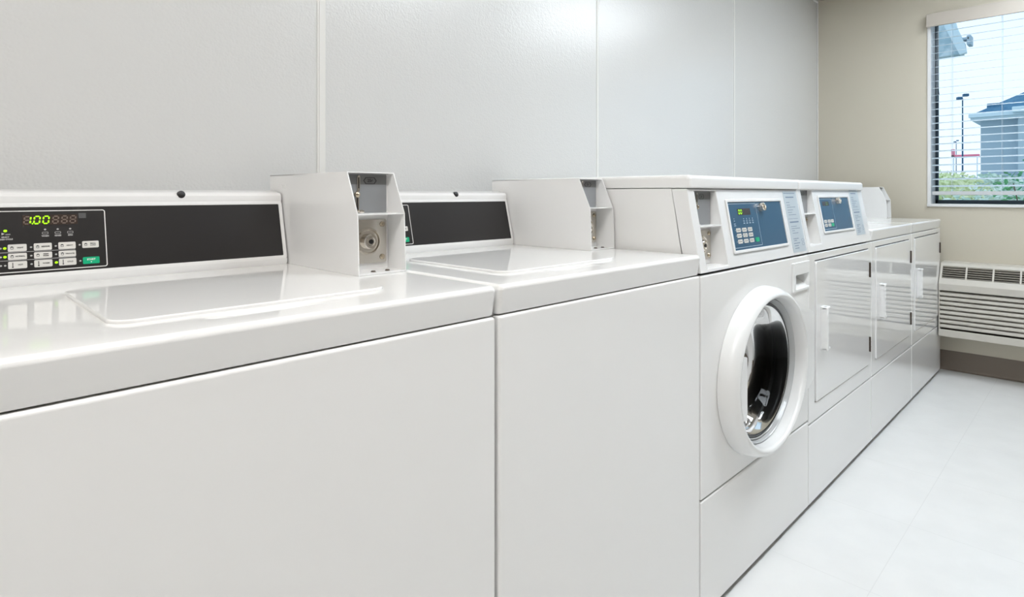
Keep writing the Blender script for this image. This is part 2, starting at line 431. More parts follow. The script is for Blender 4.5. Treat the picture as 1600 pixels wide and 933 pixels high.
def coin_face(parent, x0, x1, yb, zs, zb, zt, label='25¢'):
    """grey slot plate above the shelf zs, steel lock plate below; yb = plane they lie on"""
    w = x1-x0; cx = (x0+x1)/2
    def pl(bm): 
        for v in bm.verts: v.co.y += yb
        return bm
    b = flat(rrect(x0, x1-.004, zs+.001, zt, .002), 0, .002, 0)
    add(b, flat([(x0, zt-.020), (x1-.004, zt-.020), (x1-.004, zt-.001), (x0, zt-.001)], .002, .0023), 1)
    sx = x0+.31*w
    add(b, text(label, sx+.026, zt-.0125, .0085, .0028, 2, bold=.0002))
    hx = [(sx+.011, zt-.0125), (sx+.016, zt-.0060), (sx+.036, zt-.0060), (sx+.041, zt-.0125), (sx+.036, zt-.019), (sx+.016, zt-.019)]
    hi = [(sx+.026+(a-sx-.026)*.88, zt-.0125+(c+.0125-zt)*.84) for a, c in hx]
    for k in range(6):
        add(b, flat([hx[k], hx[(k+1) % 6], hi[(k+1) % 6], hi[k]], .0023, .0027), 2)
    p = mk('coin_slot_plate', pl(b), [M['slotgrey'], M['slotgrey_dark'], M['ink']], parent, smooth=False)
    b = flat(rrect(sx-.0028, sx+.0028, zt-.031, zt-.003, .0027), .0023, .004, 0)
    add(b, flat(rrect(sx-.0012, sx+.0012, zt-.028, zt-.006, .001), .004, .0043), 1)
    add(b, flat([(sx-.0028, zt-.031), (sx+.0028, zt-.031), (sx-.002, zt-.038), (sx-.0065, zt-.036)], .0023, .004), 0)
    add(b, flat(rrect(sx-.006, sx+.0005, zs+.006, zt-.044, .0027), .0023, .004), 0)
    add(b, flat(rrect(sx-.0045, sx-.0012, zs+.008, zt-.046, .001), .004, .0043), 1)
    mk('coin_slot', pl(b), [M['chrome'], M['plug']], parent, smooth=False)
    b = bmesh.new(); lathe_y(b, [(.0045, .002), (.0055, .006), (.005, .010), (.003, .0115), (.0001, .012)], sx-.005, 0, zt-.040, 16)
    mk('coin_return_knob', pl(b), M['brass'], parent)
    b = bmesh.new(); lathe_y(b, [(.007, .001), (.0075, .005), (.006, .009), (.0001, .010)], sx+.004, 0, zs+.0045, 16)
    for v in b.verts: v.co.z = zs+.0035+(v.co.z-zs-.0035)*.5
    mk('coin_return_cup', pl(b), M['chrome'], parent)
    # lower lock plate
    z0, z1 = zb+.012, zs-.012
    px0, px1 = x0+.010, x1-.005
    b = flat(rrect(px0, px1, z0, z1, .004), .0, .004, 0); bevel_sharp(b, .0008, 2)
    lp = mk('lock_plate', pl(b), M['steel'], parent)
    b = flat([(x0, zb), (x1, zb), (x1, zs-.002), (x0, zs-.002)], -.003, .0005)
    mk('back_plate', pl(b), M['sheet'], parent, smooth=False)
    zc = (z0+z1)/2
    b = bmesh.new()
    lathe_y(b, [(.026, .004), (.0265, .006), (.0255, .0085), (.023, .0085), (.0218, .006), (.0215, .005), (.014, .005)], (px0+px1)/2, 0, zc, 40)
    lathe_y(b, [(.0145, .004), (.0145, .013), (.0128, .0155), (.0085, .0155), (.0075, .0145), (.0001, .0145)], (px0+px1)/2, 0, zc, 32)
    mk('lock', pl(b), M['chrome'], parent)
    b = bmesh.new(); lathe_y(b, [(.0045, .0146), (.0045, .0160), (.0001, .0160)], (px0+px1)/2, 0, zc, 16)
    mk('keyhole', pl(b), M['plug'], parent)
    for qx in (px0+.010, px1-.010):
        for qz in (z0+.011, z1-.010):
            b = bmesh.new(); lathe_y(b, [(.0055, .003), (.0055, .0055), (.004, .0075), (.0001, .008)], qx, 0, qz, 16)
            mk('screw', pl(b), M['brass'], parent)

def coin_box(parent, x0, w=.105):
    t = .0022; x1 = x0+w
    yb = .312                                                     # plane of lock and slot plates
    zs = 1.0115; zb = .898; zt = 1.0905
    prof = [(.254, zb), (.2585, zs), (.296, zt), (.641, zt+.0025), (.641, .93), (.60, zb)]
    bm = bmesh.new()
    for a, b in ((x0, x0+t), (x1-t, x1)):
        s = prism(prof, a, b); bmesh.ops.recalc_face_normals(s, faces=s.faces); bevel_sharp(s, .0007, 2); add(bm, s)
    add(bm, bbox(x0, x1, .2965, .641, zt-.0005, zt+.002, .0006, 2))          # top
    add(bm, bbox(x0+t, x1-t, .2555, .60, zb+.0003, zb+.0035, .0006, 2))             # bottom
    add(bm, bbox(x0+t, x1-t, .2600, yb+.004, zs-.0012, zs+.0012, .0005, 2))     # shelf
    add(bm, bbox(x0+t, x1-t, yb+.0035, .640, zb+.002, zt, .0005, 1))
    c = mk('coin_box', bm, M['sheet'], parent)
    coin_face(c, x0+t+.001, x1-t-.001, yb+.003, zs, zb+.0035, zt-.002)
    for q in (.40, .70):
        b = bmesh.new(); n = 14
        for ring, (r, z) in enumerate(((.0055, .0), (.0050, .002), (.003, .0032))):
            pass
        cyl(b, (x0+w*q, .272, zb+.0034), (x0+w*q, .272, zb+.0058), .0055, 16, .0035)
        mk('floor_screw', b, M['hinge'], c)
    # small embossed mark near the back of the left side
    b = bmesh.new()
    for k in range(3): add(b, frame(.56+.011*k, .568+.011*k, 1.062, 1.070, .0014, .002, 0, .0006))
    for v in b.verts: v.co = Vector((x0+v.co.y*1., v.co.x, v.co.z))
    mk('embossed_mark', b, M['sheet'], c)
    return c

def cabinet(parent, w, top, front_y=.020, open_front=False, m='enamel'):
    bm = bmesh.new()
    box(bm, .0015, w-.0015, front_y, DEPTH, .022, top)
    if open_front:
        fs = [f for f in bm.faces if abs(f.calc_center_median().y-front_y) < 1e-5]
        bmesh.ops.delete(bm, geom=fs, context='FACES')
    mk('cabinet', bm, M[m], parent, smooth=False, recalc=not open_front)
    mk('base', bbox(.02, w-.02, .035, DEPTH-.02, FZ, .021, .002, 1), M['shadow_base'], parent)
def slab(x0, x1, y0, y1, z0, z1, r, seg=4): return bbox(x0, x1, y0, y1, z0, z1, r, seg)

def top_loader(name, label, x0, w, lid, gx, bx):
    t = thing(name, label, 'washing machine', (x0, YF, 0), 0, None)
    cabinet(t, w, .852)
    mk('front_panel', slab(0, w, 0, .021, FZ+.020, .8455, .0050), M['enamel'], t)
    lx0, lx1, ly0, ly1 = lid
    g = .0035
    def dip(x, y):
        d = 0
        cx = (lx0+lx1)/2-.01; a = (x-cx)/.085; b = (y-(ly0-.0225))/.0225
        if d == 0 and abs(a) < 1 and abs(b) < 1: d = .0045*(1-a*a)*(1-b*b)**1.5
        return d
    e = .0004
    xl = [lx0-g-e, lx0-g+e, lx1+g-e, lx1+g+e]+[lx0+(lx1-lx0)*i/40 for i in range(1, 40)]
    yl = [ly0-g-e, ly0-g+e, ly1+g-e, ly1+g+e]+[ly0-.045+.004*i for i in range(11)]
    mk('deck', rounded_top(0, w, -.003, DEPTH+.01, .8475, .898, .009, dip, xl, yl, tilt=.007, rb=.0025), M['enamel'], t, ang=40)
    lb = prism_y(rrect(lx0, lx1, ly0, ly1, .026, 8), .8960, .9026)
    for v in lb.verts: v.co = Vector((v.co.x, v.co.z, v.co.y))
    bmesh.ops.recalc_face_normals(lb, faces=lb.faces); bevel_sharp(lb, .0022, 3, 50)
    mk('lid', lb, M['enamel'], t)
    console(t, bx-.003, gx)
    coin_box(t, bx)
    return t

W1 = top_loader('top_load_washer', 'white top-loading washer nearest the camera, charcoal control panel showing 1.00', -.012, .692,
                (.170, .545, .092, .415), 0., .5865)
W2 = top_loader('top_load_washer', 'white top-loading washer in second place, between the 1.00-display washer and the round-door washer', .688, .691,
                (.100, .470, .092, .415), -.037, .583)

# ------------------------------------------------------------------ front-control machines
def control_housing(t, w, rc, shelf, bez, lab, nbtn):
    """sloped control head: coin recess, blue panel, instruction label, top cap"""
    rx0, rx1, rs0, rs1 = rc
    L = .2165
    th = .045
    b = plate([.0, rx0, rx1, w], [.0, rs0, rs1, L], {(1, 1)}, 0, th)
    bevel_sharp(b, .003, 3)
    # the slab's back is sheared so that it is parallel to the front; placing does that
    for v in b.verts:
        q_ = PF.p(v.co.x, v.co.z); v.co = Vector((v.co.x, q_[1]+v.co.y, q_[2]))
    hd = mk('control_housing', b, M['console'], t)
    # pocket
    yb = .054
    p = lambda x, s, h=0: Vector(PF.p(x, s, h))
    b = bmesh.new()
    i_ = .0008; a = [p(rx0+i_, rs0+i_, -.003), p(rx1-i_, rs0+i_, -.003), p(rx1-i_, rs1-i_, -.003), p(rx0+i_, rs1-i_, -.003)]
    back = [Vector((v.x, yb+.03, v.z)) for v in a]
    va = [b.verts.new(v) for v in a]; vb = [b.verts.new(v) for v in back]
    for i in range(4): b.faces.new((va[i], va[(i+1) % 4], vb[(i+1) % 4], vb[i]))
    b.faces.new(vb)
    mk('coin_recess', b, M['sheet'], hd, smooth=False, recalc=False)
    zsh = p(0, shelf).z; ysh = p(0, shelf).y
    mk('recess_shelf', bbox(rx0+.0005, rx1-.0005, ysh+.001, yb+.02, zsh-.0022, zsh+.0016, .0008, 2), M['sheet'], hd)
    coin_face(hd, rx0+.001, rx1-.001, yb, zsh, p(0, rs0).z+.001, p(0, rs1).z-.002)
    # bezel and blue overlay
    bx0, bx1, bs0, bs1 = bez
    b = frame(bx0, bx1, bs0, bs1, .0085, .006, 0, .0045); bevel_sharp(b, .0018, 3)
    mk('panel_frame', PF.place(b), M['plastic'], hd)
    mk('control_panel', PF.place(flat([(bx0+.007, bs0+.007), (bx1-.007, bs0+.007), (bx1-.007, bs1-.007), (bx0+.007, bs1-.007)], 0, .001)), M['blue_panel'], hd, smooth=False)
    h = .001
    ox0, ox1, os0, os1 = bx0+.0135, (bx0+.197 if nbtn == 9 else bx0+.150), bs0+.014, bs1-.0125
    mk('panel_outline', PF.place(frame(ox0, ox1, os0, os1, .0013, .003, h, h+.0003)), M['blue_line'], hd)
    if nbtn == 9: dx0, dx1, ds0, ds1 = bx0+.066, bx0+.151, .1412, .1602
    else: dx0, dx1, ds0, ds1 = bx0+.043, bx0+.112, .158, .174
    mk('display', PF.place(flat(rrect(dx0, dx1, ds0, ds1, .0008, 2), h, h+.0004)), M['display'], hd, smooth=False)
    q = dx0+.006 if nbtn == 9 else dx1-.034
    for k in range(2):
        b = digit('0', q+.0135*k, ds0+.0038, .0078, (ds1-ds0)-.0076, .0024, h+.0004, 0)
        mk('lit_digit', PF.place(b), M['led'] if nbtn == 9 else M['seg_lit_dim'], hd, smooth=False)
    cols = [bx0+.0518, bx0+.0899, bx0+.1283] if nbtn == 9 else [bx0+.040, bx0+.079, bx0+.1145]
    rows = [.0990, .0836, .0672] if nbtn == 9 else [.1000, .0855]
    for j, z in enumerate(rows):
        for i, x in enumerate(cols):
            g = nbtn == 6 and i == 2 and j == 1
            b = flat(rrect(x-.0135, x+.0135, z-.0058, z+.0058, .0018), h, h+.0012, 0)
            if not g:
                if (i, j) == (1, 1):
                    add(b, frame(x-.006, x+.006, z-.0035, z+.0035, .001, .001, h+.0012, h+.0014), 1)
                else:
                    add(b, frame(x-.008, x-.002, z-.002, z+.0022, .0008, .001, h+.0012, h+.0014), 1)
                    add(b, flat([(x+.0005, z-.0008), (x+.0085, z-.0008), (x+.0085, z+.0008), (x+.0005, z+.0008)], h+.0012, h+.0014), 1)
            mk('start_button' if g else 'button', PF.place(b), [M['green'] if g else M['button'], M['ink']], hd, smooth=False)
            b = flat([(x-.0185+.0015*math.cos(a*PI/5), z+.0013*math.sin(a*PI/5)) for a in range(10)], h, h+.0006)
            mk('indicator_light', PF.place(b), M['blue_line'], hd)
    if nbtn == 9:
        x, z = bx0+.1667, .0672
        b = flat(rrect(x-.0125, x+.0125, z-.0066, z+.0066, .005), h, h+.0012, 0)
        add(b, text('I', x, z, .006, h+.0014, 1))
        mk('start_button', PF.place(b), [M['green'], M['outline']], hd, smooth=False)
        for k, x in enumerate((.0985, .1180, .1375, .1575)):
            b = flat([(bx0+x+.0017*math.cos(a*PI/5), .1306+.0015*math.sin(a*PI/5)) for a in range(10)], h, h+.0004)
            add(b, frame(bx0+x-.004, bx0+x+.004, .1215, .1265, .0008, .001, h, h+.0003))
            add(b, flat([(bx0+x-.005, .1165), (bx0+x+.005, .1165), (bx0+x+.005, .1188), (bx0+x-.005, .1188)], h, h+.0003))
            mk('printed_mark', PF.place(b), M['blue_line'], hd, smooth=False)
        b = bmesh.new()
        for z, ww in ((.131, .003), (.125, .006), (.1165, .010), (.1115, .012)): add(b, flat([(bx0+.037-ww/2, z), (bx0+.037+ww/2, z), (bx0+.037+ww/2, z+.0017), (bx0+.037-ww/2, z+.0017)], h, h+.0003))
        mk('printed_mark', PF.place(b), M['blue_line'], hd, smooth=False)
    # key lock on the panel
    lx, lz = (bx0+.2265, .1620) if nbtn == 9 else (bx0+.208, .1745)
    b = bmesh.new(); lathe_y(b, [(.0125, 0), (.0125, .013), (.0112, .016), (.006, .017), (.0052, .0145), (.0001, .0145)], 0, 0, 0, 28)
    for v in b.verts: v.co += Vector((lx, 0, lz))
    mk('key_lock', PF.place(b), M['chrome'], hd)
    # instruction label: printed lines too small to read
    a0, a1, c0, c1 = lab
    b = flat(rrect(a0, a1, c0, c1, .003), 0, .0006, 0)
    H = c1-c0
    for k, (q, wd, tk, ind) in enumerate(((.965, .96, .0020, 0), (.90, .70, .0038, .1), (.815, .28, .0018, .08), (.77, .28, .0018, .08), (.735, .72, .0018, .08), (.69, .48, .0018, .08),
              (.65, .36, .0018, .08), (.61, .66, .0018, .10), (.545, .88, .0010, 0), (.49, .78, .0042, .08), (.42, .50, .0018, .12), (.385, .74, .0018, .12), (.35, .22, .0018, .14),
              (.31, .50, .0018, .14), (.22, .46, .0024, .12), (.19, .26, .0024, .14), (.145, .52, .0024, .10), (.105, .36, .0024, .12), (.065, .36, .0024, .12))):
        W_ = a1-a0; z = c0+H*q; xs_ = a0+.05*W_+ind*W_
        # words: broken bars
        x = xs_; end = xs_+wd*W_*.85
        while x < end-.001:
            ww = min(random.uniform(.005, .014), end-x) if tk < .0035 and wd < .85 else end-x
            add(b, flat([(x, z-tk/2), (x+ww, z-tk/2), (x+ww, z+tk/2), (x, z+tk/2)], .0006, .0008), 1); x += ww+.0018
    for q in (.10, .16): add(b, frame(a1-.028, a1-.006, c0+H*q, c0+H*(q+.045), .0009, .006, .0006, .0008), 1)
    mk('instruction_label', PF.place(b), [M['label'], M['label_text']], hd, smooth=False)
    # top cap
    mk('top_panel', rounded_top(0, w, .031, DEPTH+.01, 1.0645, 1.099, .011, rb=.004), M['enamel'], t, ang=40)
    # side cheeks / cabinet behind the sloped head
    bm = bmesh.new()
    prof = [(.020, .022), (.020, .845), (.047, .850), (.084, 1.0635), (DEPTH, 1.0635), (DEPTH, .022)]
    for x in (.0015, w-.0015):
        bm.faces.new([bm.verts.new((x, y, z)) for y, z in prof])
    bm.faces.new([bm.verts.new(v) for v in ((.0015, DEPTH, .022), (w-.0015, DEPTH, .022), (w-.0015, DEPTH, 1.0635), (.0015, DEPTH, 1.0635))])
    bm.faces.new([bm.verts.new(v) for v in ((.0015, .02, .022), (w-.0015, .02, .022), (w-.0015, DEPTH, .022), (.0015, DEPTH, .022))])
    mk('cabinet', bm, M['enamel'], t, smooth=False)
    mk('base', bbox(.02, w-.02, .035, DEPTH-.02, FZ, .021, .002, 1), M['shadow_base'], t)
    return hd
M['seg_lit_dim'] = mat('dim_green_digits', (.08, .25, .08), .4, emit=(.2, .5, .1), es=.12)

wF = .751
FLW = thing('front_load_washer', 'white washer with big round glass door and blue control panel', 'washing machine', (1.385, YF, 0))
control_housing(FLW, wF, (.037, .156, .010, .2105), .117, (.1965, .592, .0355, .1875), (.623, .738, .009, .212), 9)
# front panel with a round hole
CX, CZ, SX, SZ = .354, .5415, 1.115, .985
def holed_panel(x0, x1, z0, z1, y0, y1, cx, cz, r, sx, n=64):
    bm = bmesh.new(); R = {}
    for k, y in enumerate((y0, y1)):
        arc = [bm.verts.new((cx+sx*r*math.cos(2*PI*i/n), y, cz+r*math.sin(2*PI*i/n))) for i in range(n)]
        cor = [bm.verts.new((x, y, z)) for x, z in ((x1, z1), (x0, z1), (x0, z0), (x1, z0))]
        mid = [bm.verts.new((x, y, z)) for x, z in ((x1, cz), (cx, z1), (x0, cz), (cx, z0))]
        q = n//4
        for s in range(4):
            poly = [mid[s], cor[s], mid[(s+1) % 4]]+[arc[(s*q+i) % n] for i in range(q, -1, -1)]
            bm.faces.new(poly)
        R[k] = (arc, [mid[0], cor[0], mid[1], cor[1], mid[2], cor[2], mid[3], cor[3]])
    for idx in (0, 1):
        a, b = R[0][idx], R[1][idx]; m_ = len(a)
        for i in range(m_): bm.faces.new((a[i], a[(i+1) % m_], b[(i+1) % m_], b[i]))
    bmesh.ops.recalc_face_normals(bm, faces=bm.faces)
    bm.normal_update()
    out = [e for e in bm.edges if e.calc_face_angle(0) > .5 and all(abs(v.co.x-x0) < 1e-6 or abs(v.co.x-x1) < 1e-6 or abs(v.co.z-z0) < 1e-6 or abs(v.co.z-z1) < 1e-6 for v in e.verts)]
    bmesh.ops.bevel(bm, geom=out, offset=.0045, segments=3, profile=.5, affect='EDGES', clamp_overlap=True)
    return bm
fp = mk('front_panel', holed_panel(0, wF, .283, .844, 0, .019, CX, CZ, .222, SX), M['enamel'], FLW)
cb = bmesh.new(); box(cb, .616, .742, -.02, .04, .733, .795); bmesh.ops.recalc_face_normals(cb, faces=cb.faces)
cme = bpy.data.meshes.new('cut'); cb.to_mesh(cme); cb.free(); cut = bpy.data.objects.new('cut', cme); C.objects.link(cut)
cut.location = FLW.location; md = fp.modifiers.new('cut', 'BOOLEAN'); md.operation = 'DIFFERENCE'; md.solver = 'EXACT'; md.object = cut
dg = bpy.context.evaluated_depsgraph_get(); dg.update()
nm = bpy.data.meshes.new_from_object(fp.evaluated_get(dg)); fp.modifiers.clear(); fp.data = nm
bpy.data.objects.remove(cut)
md = fp.modifiers.new('normals', 'WEIGHTED_NORMAL'); md.keep_sharp = True; md.weight = 80
mk('kick_panel', slab(0, wF, .0, .019, FZ+.020, .2785, .0045), M['enamel'], FLW)
door = bmesh.new()
lathe_y(door, [(.2085, -.012), (.2090, .010), (.2095, .026), (.2110, .040), (.2140, .0475), (.2180, .0510), (.222, .0515), (.2285, .0480), (.2360, .039), (.2410, .026), (.2430, .012), (.2435, .0012), (.2085, -.012)], CX, 0, CZ, 96, SX, sz=SZ)
dr = mk('door', door, M['plastic'], FLW, ang=50)
# hinge cover: plate tangent to the ring reaching the cabinet's right side
pts = [(CX+SX*.236*math.cos(math.radians(a)), CZ+.236*math.sin(math.radians(a))) for a in range(66, -67, -4)]
poly = pts+[(.722, CZ-.105), (.728, CZ-.095), (.728, CZ+.108), (.722, CZ+.118)]
hb = prism_y(poly, -.026, -.0005); bevel_sharp(hb, .004, 3, 40)
mk('hinge_cover', hb, M['plastic'], dr)
# handle: bar over the left rim of the opening
hp = [(CX-SX*.212*math.cos(math.radians(a)), CZ+.2085*math.sin(math.radians(a))) for a in range(-24, 25, 4)]
hp = [(CX-.197, CZ-.088)]+[(x-0.0, z) for x, z in hp]+[(CX-.197, CZ+.080)]
hb = prism_y(hp, -.050, -.030); bevel_sharp(hb, .003, 2, 40)
mk('door_handle', hb, M['plastic'], dr)
g = bmesh.new()
lathe_y(g, [(.2098, .004), (.2090, .013), (.2060, .0165), (.2035, .013), (.2020, .005), (.1995, .003), (.1975, .007), (.1955, .004), (.1950, -.006)], CX, 0, CZ, 96, SX, sz=SZ)
mk('gasket', g, M['gasket'], dr, ang=60)
g = bmesh.new()
lathe_y(g, [(.1965, .002), (.189, .006), (.182, .0), (.178, -.008), (.176, -.03)], CX, 0, CZ, 96, SX, sz=SZ)
mk('inner_seal', g, M['black_rubber'], dr, ang=60)
g = bmesh.new()
lathe_y(g, [(.185, .005), (.178, .003), (.166, -.008), (.157, -.024), (.150, -.046), (.140, -.062), (.118, -.072), (.075, -.078), (.03, -.080), (.0001, -.0805)], CX, 0, CZ, 96, SX, sz=SZ)
mk('door_glass', g, M['glassbowl'], dr, ang=80)
g = bmesh.new()
lathe_y(g, [(.215, -.019), (.200, -.05), (.225, -.075), (.24, -.10), (.24, -.42), (.20, -.45), (.0001, -.46)], CX, 0, CZ, 64, SX)
dm = mk('drum', g, M['drum'], FLW, ang=40)
# detergent drawer with a recessed grip
db = plate([.600, .622, .738, .7445], [.732, .741, .786, .826], {(1, 1)}, -.0065, .0); bevel_sharp(db, .0018, 3)
dd = mk('detergent_drawer', db, M['plastic'], FLW)
b = bmesh.new()
A = [(.622, -.0045, .741), (.738, -.0045, .741), (.738, -.0045, .786), (.622, -.0045, .786)]
B = [(.628, .034, .768), (.732, .034, .768), (.732, .034, .784), (.628, .034, .784)]
va = [b.verts.new(v) for v in A]; vb = [b.verts.new(v) for v in B]
for i in range(4): b.faces.new((va[i], va[(i+1) % 4], vb[(i+1) % 4], vb[i]))
b.faces.new(vb)
mk('finger_grip', b, M['plastic'], dd, smooth=False)

# dryers
def dryer_front(t, w, top=.844, seam=.262):
    d0, d1, e0, e1 = .062, w-.046, .330, .816
    b = plate([0, d0-.003, d1+.003, w], [seam+.004, e0-.003, e1+.003, top], {(1, 1)}, 0, .019)
    bevel_sharp(b, .0035, 3)
    mk('front_panel', b, M['enamel_dryer'], t)
    mk('kick_panel', slab(0, w, 0, .019, FZ+.020, seam, .0045), M['enamel_dryer'], t)
    b = prism_y(rrect(d0, d1, e0, e1, .010), -.004, .016); bevel_sharp(b, .003, 3, 50)
    d = mk('door', b, M['enamel_dryer'], t)
    # handle: upright bar with a hollow right side
    hx = .105
    b = bbox(hx, hx+.040, -.009, -.0035, .500, .655, .002, 2)
    add(b, bbox(hx, hx+.017, -.028, -.005, .500, .655, .005, 3))
    add(b, bbox(hx, hx+.038, -.026, -.005, .643, .655, .004, 3)); add(b, bbox(hx, hx+.038, -.026, -.005, .500, .512, .004, 3))
    mk('door_handle', b, M['plastic'], d)
    for z in (.698, .384):
        b = bbox(w-.0445, w-.036, -.0035, .012, z, z+.062, .001, 1)
        cyl(b, (w-.0415, -.006, z), (w-.0415, -.006, z+.062), .0038, 10)
        cyl(b, (w-.0415, -.006, z+.020), (w-.0415, -.006, z+.022), .0045, 10); cyl(b, (w-.0415, -.006, z+.041), (w-.0415, -.006, z+.043), .0045, 10)
        mk('hinge', b, M['hinge'], d)
    # dark sheet whose colour gives the shade in the door gap
    mk('door_gap_shade', bbox(d0-.012, d1+.012, .0185, .024, e0-.012, e1+.012, .001, 1), M['shadow_base'], t)

D1 = thing('dryer', 'white dryer with blue front control panel, right of the round-door washer', 'dryer', (2.140, YF, 0))
control_housing(D1, .752, (.031, .142, .022, .2200), .1317, (.184, .546, .0563, .1968), (.572, .690, .0315, .2235), 6)
dryer_front(D1, .752)
def low_dryer(x0, w, label, bx):
    t = thing('dryer', label, 'dryer', (x0, YF, 0))
    cabinet(t, w, .852, m='enamel_dryer')
    dryer_front(t, w)
    mk('deck', rounded_top(0, w, -.003, DEPTH+.01, .8475, .898, .009, tilt=.007, rb=.0025), M['enamel'], t, ang=40)
    console(t, bx-.003, 0, full=False)
    coin_box(t, bx)
    return t
D2 = low_dryer(2.896, .734, 'white low-topped dryer between the blue-panel dryer and the end dryer', .627)
D3 = low_dryer(3.634, .738, 'white low-topped dryer at the far end of the row, by the wall heater', .631)

# ------------------------------------------------------------------ the room
XL, XR, YB, YN, ZC = -2.6, 4.48, 1.447, -1.9, 2.40
WT = .16
def quadbox(x0, x1, y0, y1, z0, z1): return bbox(x0, x1, y0, y1, z0, z1, 0)
struct('floor', quadbox(XL-.1, XR+WT, YN-.1, YB+.1, FZ-.1, FZ), M['floor'], smooth=False)
struct('ceiling', quadbox(XL-.1, XR+WT, YN-.1, YB+.1, ZC, ZC+.1), M['ceiling'], smooth=False)
struct('wall_back', quadbox(XL-.1, XR+WT, YB, YB+.1, FZ, ZC), M['frp'], smooth=False)
struct('wall_left', quadbox(XL-.1, XL, YN, YB, FZ, ZC), M['frp'], smooth=False)
struct('wall_front', quadbox(XL-.1, XR+WT, YN-.1, YN, FZ, ZC), M['wall_unseen_dark'], smooth=False)
wy0, wy1, wz0, wz1 = -.75, .79, .985, 2.155
b = bmesh.new()
pw = plate([-(YB), -wy1, -wy0, -(YN)], [FZ, wz0, wz1, ZC], {(1, 1)}, 0, WT)
for v in pw.verts: v.co = Vector((XR+v.co.y, -v.co.x, v.co.z))
struct('wall_right', pw, M['wall_beige'], smooth=False)
# panel joint strips on the back wall
for k, x in enumerate((-.48, .745, 1.930, 3.165)):
    wd = .0115 if k < 2 else .006
    b = bbox(x-wd, x+wd, YB-.0022, YB+.001, FZ, ZC, .0009, 2)
    if k < 2: add(b, bbox(x-wd*.55, x+wd*.95, YB-.0038, YB-.001, FZ, ZC, .0012, 2))
    o = struct('trim_%d' % (k+1), b, M['trimw'])
struct('trim_5', bbox(XR-.009, XR, YB-.009, YB, FZ, ZC, .003, 2), M['trimw'])
struct('trim_6', bbox(XL, XR-.01, YB-.014, YB, ZC-.014, ZC, .004, 2), M['trimw'])
# cove base along the end wall and others
def cove(name, x0, y0, x1, y1, nx, ny):
    prof = [(0, .091), (.003, .0915), (.004, .089), (.004, FZ+.02), (.008, FZ+.008), (.018, FZ+.001), (.0, FZ)]
    bm = bmesh.new(); A = []; B = []
    for d, z in prof: A.append(bm.verts.new((x0+nx*d, y0+ny*d, z))); B.append(bm.verts.new((x1+nx*d, y1+ny*d, z)))
    n = len(prof); bm.faces.new(A); bm.faces.new(B)
    for i in range(n): bm.faces.new((A[i], A[(i+1) % n], B[(i+1) % n], B[i]))
    struct(name, bm, M['base'])
cove('baseboard_right', XR, YB, XR, YN, -1, 0)
cove('baseboard_front', XL, YN, XR-.02, YN, 0, 1)
cove('baseboard_left', XL, YB, XL, YN+.02, 1, 0)

# window
win = bpy.data.objects.new('window_1', None); C.objects.link(win); win.location = (XR, (wy0+wy1)/2, wz0); win['kind'] = 'structure'
def W(bm):
    for v in bm.verts: v.co -= Vector(win.location)
    return bm
b = bmesh.new()                                   # white lining of the opening with a slim lip on the wall
add(b, bbox(XR-.006, XR+.150, wy1-.006, wy1+.012, wz0-.012, wz1+.004, .002, 2))
add(b, bbox(XR-.006, XR+.150, wy0-.012, wy0+.006, wz0-.012, wz1+.004, .002, 2))
add(b, bbox(XR-.012, XR+.150, wy0-.012, wy1+.012, wz0-.014, wz0+.003, .002, 2))
add(b, bbox(XR-.006, XR+.150, wy0, wy1, wz1-.006, wz1+.012, .002, 2))
mk('window_lining', W(b), M['wintrim'], win)
b = bmesh.new(); fw = .016; fx0, fx1 = XR+.138, XR+.158
for y0, y1, z0, z1 in ((wy1-.006-fw, wy1-.006, wz0, wz1), (wy0+.006, wy0+.006+fw, wz0, wz1), (wy0, wy1, wz0+.003, wz0+.027), (wy0, wy1, wz1-.006-fw, wz1-.006), (-.02, .02, wz0, wz1)):
    add(b, bbox(fx0, fx1, y0, y1, z0, z1, .002, 2))
mk('window_frame', W(b), M['bronze'], win)
mk('window_pane', W(bbox(XR+.146, XR+.150, wy0+.02, wy1-.02, wz0+.025, wz1-.02, 0)), M['pane'], win, smooth=False)

# blind
bl = thing('window_blind', 'white horizontal slat blind with beige valance hanging in the window', 'blind', (XR, (wy0+wy1)/2, wz1))
def Bl(bm):
    for v in bm.verts: v.co -= Vector(bl.location)
    return bm
mk('valance', Bl(bbox(XR-.040, XR-.024, wy0-.03, wy1+.012, wz1-.070, wz1+.010, .003, 2)), M['valance'], bl)
b = bbox(XR-.024, XR-.008, wy1+.001, wy1+.012, wz1-.069, wz1+.009, .002, 2)
mk('valance_end', Bl(b), M['valance'], bl)
mk('head_rail', Bl(bbox(XR+.004, XR+.050, wy0+.012, wy1-.012, wz1-.052, wz1-.008, .002, 2)), M['blind'], bl)
b = bmesh.new(); zz = 1.093; n = 0
while zz < wz1-.075:
    y0, y1 = wy0+.014, wy1-.012; pr = []
    for i in range(7):
        q = i/6; xx = XR+.003+.048*q; pr.append((xx, zz+.0085*q+.0008*math.sin(PI*q)))
    A = [[b_ for b_ in (b.verts.new((x, y, z+dz)) for x, z in pr)] for y in (y0, y1) for dz in (0, .0020)]
    for i in range(6):
        b.faces.new((A[0][i], A[0][i+1], A[2][i+1], A[2][i])); b.faces.new((A[1][i], A[1][i+1], A[3][i+1], A[3][i]))
    for i in (0, 6): b.faces.new((A[0][i], A[1][i], A[3][i], A[2][i]))
    for k in (0, 2):
        for i in range(6): b.faces.new((A[k][i], A[k][i+1], A[k+1][i+1], A[k+1][i]))
    zz += .0437; n += 1
mk('slats', Bl(b), M['blind'], bl, ang=50)
mk('bottom_rail', Bl(bbox(XR+.002, XR+.052, wy0+.014, wy1-.012, 1.043, 1.066, .003, 2)), M['rail'], bl)
